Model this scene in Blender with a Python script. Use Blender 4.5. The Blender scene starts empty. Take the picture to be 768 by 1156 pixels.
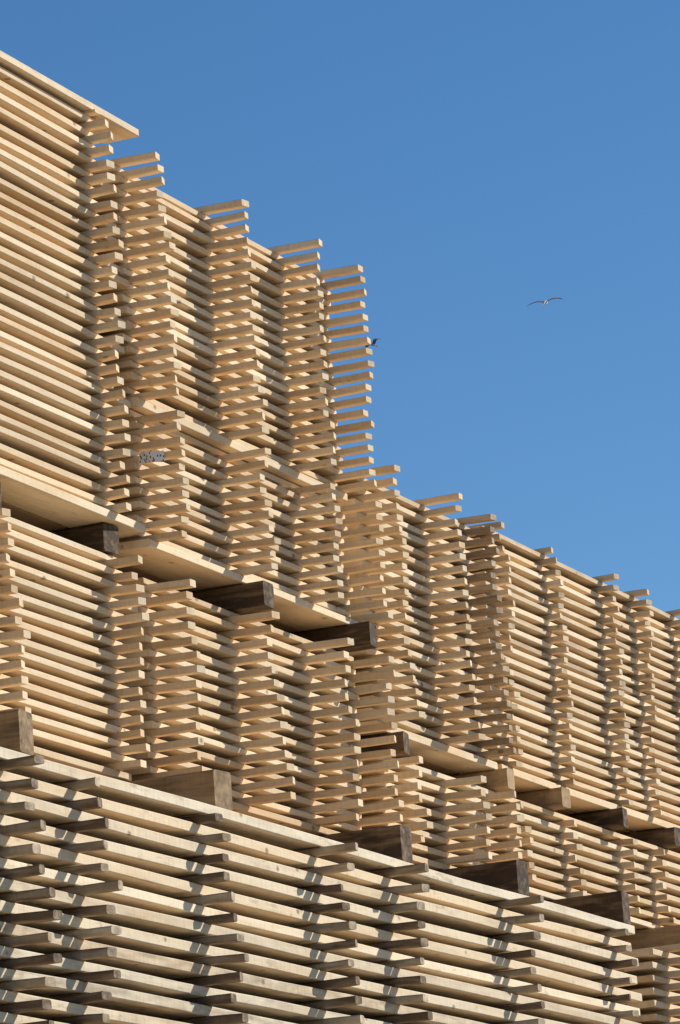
import bpy, math, random
import numpy as np
import bmesh
from mathutils import Vector, Matrix
random.seed(11)
rnd=random.random
def ru(a,b): return a+(b-a)*rnd()

# ------------------------------------------------------------ materials
def N(nt,t,**k):
    n=nt.nodes.new(t)
    for a,b in k.items(): setattr(n,a,b)
    return n
def wood_material(name, fresh_lo, fresh_hi, weathered, dirt, rough=0.75, stain_amt=0.5, saw=.22, simple=False):
    m=bpy.data.materials.new(name); m.use_nodes=True
    nt=m.node_tree; nt.nodes.clear(); L=nt.links.new
    out=N(nt,'ShaderNodeOutputMaterial'); b=N(nt,'ShaderNodeBsdfPrincipled')
    L(b.outputs[0],out.inputs[0])
    b.inputs['Roughness'].default_value=rough
    b.inputs['Specular IOR Level'].default_value=0.2
    g=N(nt,'ShaderNodeAttribute',attribute_name='gco')
    t=N(nt,'ShaderNodeAttribute',attribute_name='tint')
    sep=N(nt,'ShaderNodeSeparateColor'); L(t.outputs['Color'],sep.inputs[0])
    def mapped(s):
        v=N(nt,'ShaderNodeVectorMath',operation='MULTIPLY'); L(g.outputs['Vector'],v.inputs[0]); v.inputs[1].default_value=s; return v
    def noise(s,detail=2,rough=.6):
        v=mapped(s); n=N(nt,'ShaderNodeTexNoise'); n.inputs['Scale'].default_value=1; n.inputs['Detail'].default_value=detail; n.inputs['Roughness'].default_value=rough
        L(v.outputs[0],n.inputs['Vector']); return n.outputs['Fac']
    def mr(src,a,b_,c,d):
        n=N(nt,'ShaderNodeMapRange'); L(src,n.inputs[0])
        for i,x in enumerate((a,b_,c,d)): n.inputs[i+1].default_value=x
        return n.outputs[0]
    def mix(f,a,b_,mode='MIX'):
        n=N(nt,'ShaderNodeMix',data_type='RGBA',blend_type=mode)
        if isinstance(f,(int,float)): n.inputs[0].default_value=f
        else: L(f,n.inputs[0])
        for i,x in ((6,a),(7,b_)):
            if isinstance(x,tuple): n.inputs[i].default_value=(*x,1)
            else: L(x,n.inputs[i])
        return n.outputs[2]
    c=mix(sep.outputs[0],fresh_lo,fresh_hi)
    if not simple:
        dr=noise((1.6,14,14),2)
        c=mix(mr(dr,.48,.72,0,.5),c,(fresh_lo[0]*.88,fresh_lo[1]*.77,fresh_lo[2]*.62))
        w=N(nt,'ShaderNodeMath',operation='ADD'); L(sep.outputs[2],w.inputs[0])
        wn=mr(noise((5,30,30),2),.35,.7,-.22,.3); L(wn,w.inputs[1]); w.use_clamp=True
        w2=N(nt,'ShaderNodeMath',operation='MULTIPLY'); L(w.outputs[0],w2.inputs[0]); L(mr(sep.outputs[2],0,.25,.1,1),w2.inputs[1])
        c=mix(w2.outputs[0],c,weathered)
        c=mix(mr(noise((7,24,24),3,.7),.58,.78,0,stain_amt),c,dirt)
        gr=noise((9,260,260),1,.65)
        c=mix(mr(gr,.4,.8,.0,.25),c,(.6,.48,.36),'MULTIPLY')
        sm=noise((90,14,14),1,.5)
        c=mix(mr(sm,.45,.75,.0,saw),c,(.5,.43,.36),'MULTIPLY')
        v=mapped((6,8,8)); vo=N(nt,'ShaderNodeTexVoronoi'); vo.inputs['Scale'].default_value=1; L(v.outputs[0],vo.inputs['Vector'])
        c=mix(mr(vo.outputs['Distance'],.06,.11,.7,0),c,(.20,.10,.045))
    mul=N(nt,'ShaderNodeVectorMath',operation='SCALE'); L(c,mul.inputs[0]); L(mr(sep.outputs[1],0,1,.84,1.08),mul.inputs['Scale'])
    L(mul.outputs[0],b.inputs['Base Color'])
    return m
M_FRESH=wood_material('fresh_sawn_pine',(.78,.565,.335),(.89,.73,.505),(.34,.24,.15),(.50,.33,.18),stain_amt=.35,saw=.16)
M_BACK_SHADE=wood_material('sawn_pine_interior_shade',(.47,.31,.17),(.56,.39,.23),(.3,.2,.1),(.3,.2,.1),simple=True)  # inner boards: same pine, colour darkened to paint deeper shade into the gaps
M_FRONT=wood_material('older_sawn_pine',(.76,.60,.40),(.89,.77,.57),(.18,.12,.075),(.30,.22,.14),stain_amt=.6)
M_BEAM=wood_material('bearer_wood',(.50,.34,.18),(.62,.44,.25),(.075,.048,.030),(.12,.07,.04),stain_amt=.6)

# ------------------------------------------------------------ mesh builder
class MB:
    def __init__(s): s.v=[];s.f=[];s.t=[];s.g=[];s.mi=[]
    def prism(s,axis,a0,a1,c0,c1,z0,z1,segs=1,ch=.0025,wob=(0,0),tint=(.5,.5,0),yaw=0,skew=0,mi=0,roll=0,free=None):
        """long piece of sawn timber; axis = grain direction; free=(length,dz) bends the free end near a0"""
        cc=(c0+c1)/2; zc=(z0+z1)/2; hc=(c1-c0)/2; hz=(z1-z0)/2
        if ch>0: sec=[(-hc,-hz+ch),(-hc+ch,-hz),(hc-ch,-hz),(hc,-hz+ch),(hc,hz-ch),(hc-ch,hz),(-hc+ch,hz),(-hc,hz-ch)]
        else: sec=[(-hc,-hz),(hc,-hz),(hc,hz),(-hc,hz)]
        n=len(sec); base=len(s.v)
        off=(ru(-50,50),ru(-50,50),ru(-50,50))
        p1,p2,p3,p4=[ru(0,6.28) for _ in range(4)]
        w1,w2=ru(.7,1.6),ru(2,4)
        sk=ru(-skew,skew)
        st=[i/segs for i in range(segs+1)]
        if free: st=[0,free[0]/(a1-a0),1]; segs=2
        for i,u in enumerate(st):
            a=a0+(a1-a0)*u
            dc=wob[0]*(math.sin(w1*a+p1)+.5*math.sin(w2*a+p2))+yaw*(u-.5)
            dz=wob[1]*(math.sin(w1*1.3*a+p3)+.6*math.sin(w2*1.4*a+p4))
            if free and i==0: dz+=free[1]
            for (c,z) in sec:
                aa=a
                if i==0 or i==segs: aa=a+sk*c/hc
                C=cc+c+dc; Z=zc+z+roll*c+dz
                s.v.append((aa,C,Z) if axis=='x' else (C,aa,Z))
                s.t.append((*tint,1)); s.g.append((aa+off[0],c+off[1],z+off[2]))
        for i in range(segs):
            for j in range(n):
                k=(j+1)%n
                s.f.append((base+i*n+j,base+i*n+k,base+(i+1)*n+k,base+(i+1)*n+j)); s.mi.append(mi)
        s.f.append(tuple(base+j for j in range(n))); s.f.append(tuple(base+segs*n+j for j in range(n))[::-1])
        s.mi+= [mi,mi]
    def build(s,name,mats):
        me=bpy.data.meshes.new(name); me.from_pydata(s.v,[],s.f)
        a=me.attributes.new('tint','FLOAT_COLOR','POINT'); a.data.foreach_set('color',np.array(s.t,dtype=np.float32).ravel())
        a=me.attributes.new('gco','FLOAT_VECTOR','POINT'); a.data.foreach_set('vector',np.array(s.g,dtype=np.float32).ravel())
        for m in mats: me.materials.append(m)
        me.polygons.foreach_set('material_index',s.mi)
        bm=bmesh.new(); bm.from_mesh(me); bmesh.ops.recalc_face_normals(bm,faces=bm.faces); bm.to_mesh(me); bm.free()
        ob=bpy.data.objects.new(name,me); bpy.context.collection.objects.link(ob); return ob

def package(mb,x0,x1,yf,z0,z1,tb,ts,cols,protr,width=1.2,end_jit=(0.03,0.03),long_end=0,weather=(0,.1),stick_weather=(0,.1),
            bottom_lip=0,bottom_t=None,col_mod=None,yj=.013,stick_w=.045,wobz=.0015,top_stick=False,protr_jit=.016,stick_ch=.0022,slack=0):
    """stickered pack: layers of boards (grain along x) separated by stickers (along y).
       top of the uppermost piece is exactly z1"""
    bt=bottom_t or tb
    room=z1-z0-bt-(ts if top_stick else 0)
    n=max(1,round(room/(tb+ts)))
    tb2=tb; ts2=room/n-tb
    z=z0
    ph={c:(ru(0,6),ru(0,6),ru(3,6),ru(8,13)) for c in cols}
    drift={c:0. for c in cols}; pdr={c:0. for c in cols}
    for k in range(n+1):
        t=bt if k==0 else tb2
        last=k==n
        lip=bottom_lip if k==0 else 0
        y=yf+ru(-yj,yj)-lip
        e0=x0-ru(0,end_jit[0]); e1=x1+ru(0,end_jit[1])
        if long_end and rnd()<.22: e1+=ru(.4,1)*long_end
        wz=weather[0]+(weather[1]-weather[0])*rnd()**2
        w=ru(.13,.16)+lip
        th=t*(ru(.88,1.0) if k else 1)
        mb.prism('x',e0,e1,y,y+w,z,z+th,segs=max(4,int((e1-e0)*5)),ch=.003,wob=(.004,wobz),tint=(rnd(),rnd(),wz),skew=.004,roll=ru(-.02,.02))
        y+=w+ru(.004,.02)
        while y<yf+width-.08:
            w=ru(.12,.16); e1b=x1+ru(0,end_jit[1])
            if long_end and rnd()<.2: e1b+=ru(.3,.9)*long_end
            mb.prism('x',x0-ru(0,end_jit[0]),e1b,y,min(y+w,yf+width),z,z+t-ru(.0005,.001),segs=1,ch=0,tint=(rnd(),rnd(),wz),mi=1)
            y+=w+ru(.004,.02)
        z+=t
        if last and not top_stick: break
        tt=ts if last else ts2
        for c in cols:
            drift[c]=drift[c]*.8+ru(-.007,.007); pdr[c]=pdr[c]*.75+ru(-protr_jit,protr_jit)*.7
            p=protr[c] if isinstance(protr,dict) else protr
            a,b_,f1,f2=ph[c]
            p=max(.01,p+pdr[c]+ru(-protr_jit,protr_jit)*.6+.006*math.sin(f1*z+a))
            sw=stick_weather
            if col_mod and c in col_mod: sw=col_mod[c]
            wv=ru(*sw); xx=c+drift[c]+ru(-.005,.005)+.008*math.sin(f2*z*.5+b_); hw=stick_w/2*ru(.85,1.1)
            mb.prism('y',yf-p,yf+width+ru(0,.05),xx-hw,xx+hw,z+.0004,z+tt-.0004-slack*rnd(),ch=stick_ch,tint=(rnd(),rnd(),wv),yaw=ru(-.014,.014),skew=.006,free=(p-.01,ru(-.0045,.003)))
        z+=tt

TB,TS=.0270,.0255
FM=[M_FRESH,M_BACK_SHADE]
# --- A : left stack
A=MB(); colsA=[11.55,12.4,13.2,14.14]
package(A,11.0,14.20,0,4.390,5.222,TB,TS,colsA,.10,end_jit=(.05,.05),long_end=.19,protr_jit=.022)
package(A,11.0,14.20,0,5.335,6.900,TB,TS,[11.5,12.3,13.08,14.14],.10,end_jit=(.05,.05),long_end=.19,bottom_lip=.03,bottom_t=.034,protr_jit=.022)
A.prism('x',11.0,14.52,-.03,.12,6.914,6.944,segs=14,ch=.003,wob=(.004,.002),tint=(.7,.6,.12))
for c in colsA: A.prism('y',-.05,1.2,c-.022,c+.022,6.901,6.913,segs=1,tint=(.4,.5,.1))
A.prism('x',11.0,14.3,.14,.29,6.914,6.94,segs=1,tint=(.4,.5,.1))
A.prism('x',11.0,14.4,.31,.46,6.914,6.94,segs=1,tint=(.4,.5,.1))
stackA=A.build('lumber_stack',FM)
# --- B : stack with long stickers
B=MB(); colsB=[14.44,15.17,15.84,16.285]
pB={14.44:.17,15.17:.18,15.84:.18,16.285:.165}
kw=dict(end_jit=(.02,.02),weather=(0,.1),stick_weather=(0,.12))
package(B,14.39,16.30,0,4.390,5.178,TB,TS,colsB,pB,**kw)
package(B,14.39,16.30,0,5.283,5.820,TB,TS,colsB,pB,bottom_lip=.05,bottom_t=.03,**kw)
package(B,14.39,16.30,0,5.824,6.807,TB,TS,colsB,pB,bottom_lip=.025,bottom_t=.034,top_stick=True,**kw)
stackB=B.build('lumber_stack',FM)
# --- E : middle distance
E=MB(); colsE=[16.55,17.20,17.64]
pE={16.55:.165,17.20:.17,17.64:.15}
package(E,16.47,17.76,0,4.390,4.800,TB,TS,colsE,pE,end_jit=(.02,.02))
package(E,16.47,17.76,0,4.897,6.005,TB,TS,colsE,pE,end_jit=(.02,.02),bottom_lip=.03,bottom_t=.035,col_mod={17.64:(.5,.95)},top_stick=True)
stackE=E.build('lumber_stack',FM)
# --- D : far right
D=MB(); colsD=[17.94,18.59,19.31,19.75,20.32,21.1,21.9,22.7]
package(D,17.84,23.0,0,4.390,4.800,TB,TS,colsD,.07,end_jit=(.03,.03),weather=(0,.25),stick_weather=(0,.25))
package(D,17.84,23.0,0,4.897,6.035,TB,TS,colsD,.07,end_jit=(.03,.03),bottom_lip=.02,bottom_t=.035,weather=(.0,.3),stick_weather=(.0,.35),top_stick=True)
stackD=D.build('lumber_stack',FM)
# --- C : front lower stack
C=MB(); colsC=[11.7,12.60,13.10,14.06,15.06,15.76,16.96,18.20]
package(C,11.0,18.45,-.33,.25,4.240,.039,.033,colsC,.115,width=1.6,end_jit=(.05,.10),weather=(0,.4),stick_weather=(.35,1.1),yj=.016,stick_w=.05,protr_jit=.032,wobz=.0025,stick_ch=.006,slack=.006)
stackC=C.build('lumber_stack',[M_FRONT,M_BACK_SHADE])
F=MB(); colsF=[18.86,19.6,20.4,21.3,22.2]
package(F,18.70,23.0,-.33,.25,4.19,.030,.028,colsF,.15,width=1.6,end_jit=(.04,.05),weather=(0,.2),stick_weather=(0,.25),yj=.01,stick_w=.055,top_stick=True)
stackF=F.build('lumber_stack',FM)

# --- bearers
def bearer(x,w,yf,z0,z1,weath,yback=1.3):
    b=MB(); b.prism('y',yf,yback,x-w,x,z0,z1,segs=8,ch=.008,wob=(.002,.0010),tint=(rnd(),rnd(),weath),skew=.008,yaw=ru(-.01,.01))
    return b.build('timber_bearer',[M_BEAM])
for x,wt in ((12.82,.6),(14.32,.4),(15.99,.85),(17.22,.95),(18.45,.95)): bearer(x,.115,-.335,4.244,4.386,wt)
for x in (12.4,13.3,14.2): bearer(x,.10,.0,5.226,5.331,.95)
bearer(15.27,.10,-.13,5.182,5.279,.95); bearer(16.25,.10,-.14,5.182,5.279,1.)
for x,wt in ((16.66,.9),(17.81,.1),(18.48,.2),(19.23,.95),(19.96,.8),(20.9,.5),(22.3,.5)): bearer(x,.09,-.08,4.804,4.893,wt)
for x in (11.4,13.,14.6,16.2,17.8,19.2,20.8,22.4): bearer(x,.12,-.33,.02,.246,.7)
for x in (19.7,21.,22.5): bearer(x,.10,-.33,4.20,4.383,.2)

# --- printed label on a sticker
def label_material():
    m=bpy.data.materials.new('printed_label'); m.use_nodes=True; nt=m.node_tree; L=nt.links.new
    b=nt.nodes['Principled BSDF']; tc=N(nt,'ShaderNodeTexCoord')
    v=N(nt,'ShaderNodeVectorMath',operation='MULTIPLY'); L(tc.outputs['Object'],v.inputs[0]); v.inputs[1].default_value=(1,110,70)
    n=N(nt,'ShaderNodeTexVoronoi',distance='CHEBYCHEV'); n.inputs['Scale'].default_value=1; L(v.outputs[0],n.inputs['Vector'])
    r=N(nt,'ShaderNodeValToRGB'); r.color_ramp.interpolation='CONSTANT'; r.color_ramp.elements[0].color=(.03,.05,.12,1); r.color_ramp.elements[1].position=.27; r.color_ramp.elements[1].color=(.8,.8,.8,1)
    L(n.outputs['Distance'],r.inputs[0]); L(r.outputs[0],b.inputs['Base Color']); b.inputs['Roughness'].default_value=.4
    return m
me=bpy.data.meshes.new('paper_label'); vs=[];fs=[]
for i in range(9):
    u=i/8
    for j in range(3):
        vs.append((14.395+.006*math.sin(u*7+j),-.01-.105*u,5.602+.044*j/2+.004*math.sin(u*5)))
for i in range(8):
    for j in range(2): a=i*3+j; fs.append((a,a+1,a+4,a+3))
me.from_pydata(vs,[],fs); me.materials.append(label_material())
lab=bpy.data.objects.new('paper_label',me); bpy.context.collection.objects.link(lab); lab.parent=stackA

# --- gulls
def simple_mat(name,c,r=.8):
    m=bpy.data.materials.new(name); m.use_nodes=True; b=m.node_tree.nodes['Principled BSDF']; nt=m.node_tree
    n=N(nt,'ShaderNodeTexNoise'); n.inputs['Scale'].default_value=9
    mx=N(nt,'ShaderNodeMix',data_type='RGBA'); nt.links.new(n.outputs['Fac'],mx.inputs[0]); mx.inputs[6].default_value=(*[x*.7 for x in c],1); mx.inputs[7].default_value=(*[min(1,x*1.25) for x in c],1)
    nt.links.new(mx.outputs[2],b.inputs['Base Color']); b.inputs['Roughness'].default_value=r; return m
G_BODY=simple_mat('gull_white',(.62,.60,.56)); G_WING=simple_mat('gull_grey_brown',(.13,.11,.09)); G_TIP=simple_mat('gull_wing_tip',(.02,.02,.02)); G_BEAK=simple_mat('gull_beak',(.6,.4,.08))
def gull(loc,heading,bank,pitch,lift,scale=1):
    v=[];f=[];mi=[]
    prof=[(-.30,.004,0),(-.27,.018,0),(-.18,.045,0),(-.05,.075,-.005),(.06,.078,-.005),(.14,.058,.01),(.185,.040,.022),(.22,.043,.03),(.25,.034,.03),(.268,.016,.026),(.30,.009,.022),(.325,.003,.016)]
    n=10
    for (x,r,z) in prof:
        for j in range(n):
            a=2*math.pi*j/n; v.append((x,r*math.cos(a),z+r*.92*math.sin(a)))
    for i in range(len(prof)-1):
        for j in range(n):
            k=(j+1)%n; f.append((i*n+j,i*n+k,(i+1)*n+k,(i+1)*n+j)); mi.append(3 if i>=9 else 0)
    f.append(tuple(range(n))[::-1]); mi.append(0)
    b=len(v)
    for (x,y,z) in [(-.20,-.03,.01),(-.40,-.085,0),(-.43,-.03,.004),(-.43,.03,.004),(-.40,.085,0),(-.20,.03,.01)]:
        v.append((x,y,z)); v.append((x,y,z-.008))
    f.append(tuple(b+2*i for i in range(6))); f.append(tuple(b+2*i+1 for i in range(6))[::-1]); mi+=[0,0]
    for i in range(6):
        k=(i+1)%6; f.append((b+2*i,b+2*i+1,b+2*k+1,b+2*k)); mi.append(0)
    st=[(.03,.035,.13,-.13),(.14,.035+lift*.45,.175,-.125),(.26,.035+lift,.20,-.11),(.40,.035+lift*.9,.175,-.10),(.52,.035+lift*.55,.11,-.08),(.62,.035+lift*.15,.01,-.10),(.68,.03-lift*.2,-.075,-.11)]
    for sgn in (-1,1):
        b=len(v)
        for (y,z,xl,xt) in st:
            xm=xl*.65+xt*.35; th=.012*(1-y)+.003
            v+= [(xl,sgn*y,z),(xm,sgn*y,z+th),(xt,sgn*y,z-.006),(xm,sgn*y,z-th*.6)]
        for i in range(len(st)-1):
            for j in range(4):
                k=(j+1)%4; f.append((b+i*4+j,b+i*4+k,b+(i+1)*4+k,b+(i+1)*4+j)); mi.append(2 if i>=4 else 1)
        f.append(tuple(b+(len(st)-1)*4+j for j in range(4))); mi.append(2)
    me=bpy.data.meshes.new('gull'); me.from_pydata(v,[],f)
    for m in (G_BODY,G_WING,G_TIP,G_BEAK): me.materials.append(m)
    me.polygons.foreach_set('material_index',mi)
    bm=bmesh.new(); bm.from_mesh(me); bmesh.ops.recalc_face_normals(bm,faces=bm.faces); bm.to_mesh(me); bm.free()
    o=bpy.data.objects.new('gull',me); bpy.context.collection.objects.link(o)
    o.location=loc; o.rotation_euler=(bank,pitch,heading); o.scale=(scale,)*3
    return o
gull((162.8,53.3,50.6),math.radians(8),math.radians(-3),math.radians(-24),.06,1.1)
gull((222.9,86.1,68.1),math.radians(65),math.radians(-38),math.radians(-25),.16,.95)

# --- ground
me=bpy.data.meshes.new('ground'); S=3000
me.from_pydata([(-S,-S,0),(S,-S,0),(S,S,0),(-S,S,0)],[],[(0,1,2,3)])
gm=bpy.data.materials.new('yard_gravel'); gm.use_nodes=True; nt=gm.node_tree; b=nt.nodes['Principled BSDF']; tc=N(nt,'ShaderNodeTexCoord')
n=N(nt,'ShaderNodeTexNoise'); n.inputs['Scale'].default_value=6; n.inputs['Detail'].default_value=6; nt.links.new(tc.outputs['Object'],n.inputs['Vector'])
r=N(nt,'ShaderNodeValToRGB'); r.color_ramp.elements[0].color=(.18,.145,.10,1); r.color_ramp.elements[0].position=.3; r.color_ramp.elements[1].color=(.34,.28,.20,1); r.color_ramp.elements[1].position=.7
nt.links.new(n.outputs['Fac'],r.inputs[0]); nt.links.new(r.outputs[0],b.inputs['Base Color']); b.inputs['Roughness'].default_value=.95
me.materials.append(gm); o=bpy.data.objects.new('ground',me); bpy.context.collection.objects.link(o)

# --- light
el=math.radians(35); sx,sy=.73,-.68
nrm=math.hypot(sx,sy); to_sun=Vector((sx/nrm*math.cos(el),sy/nrm*math.cos(el),math.sin(el)))
sun=bpy.data.lights.new('sun','SUN'); sun.energy=5; sun.angle=math.radians(.5); sun.color=(1,.96,.885)
so=bpy.data.objects.new('sun',sun); bpy.context.collection.objects.link(so)
so.rotation_euler=(-to_sun).to_track_quat('-Z','Y').to_euler()
w=bpy.data.worlds.new('World'); bpy.context.scene.world=w; w.use_nodes=True; nt=w.node_tree
sk=N(nt,'ShaderNodeTexSky',sky_type='NISHITA'); sk.sun_disc=False; sk.sun_elevation=el
sk.sun_rotation=math.atan2(to_sun.x,to_sun.y)
sk.air_density=1.0; sk.dust_density=0.0; sk.ozone_density=2.5; sk.altitude=1200
hs=N(nt,'ShaderNodeHueSaturation'); hs.inputs['Saturation'].default_value=1.24; hs.inputs['Value'].default_value=1.0
nt.links.new(sk.outputs[0],hs.inputs['Color'])
nt.links.new(hs.outputs[0],nt.nodes['Background'].inputs[0]); nt.nodes['Background'].inputs[1].default_value=.108

# --- camera
f=5000; rho=math.radians(4)
dX=Vector((2286,-1022,-f)).normalized()
R=f*f/(2286*math.sin(rho)+1022*math.cos(rho))
dZ=Vector((-math.sin(rho)*R,math.cos(rho)*R,-f)).normalized()
dY=dZ.cross(dX)
M=Matrix((dX,dY,dZ)).to_4x4()
cam=bpy.data.cameras.new('camera'); cam.sensor_fit='VERTICAL'; cam.sensor_height=36; cam.lens=36*f/1156
cam.clip_start=.1; cam.clip_end=10000
co=bpy.data.objects.new('camera',cam); bpy.context.collection.objects.link(co)
co.matrix_world=Matrix.Translation((0,-7,1.6))@M
sc=bpy.context.scene; sc.camera=co
sc.view_settings.view_transform='Standard'; sc.view_settings.look='None'; sc.view_settings.exposure=0
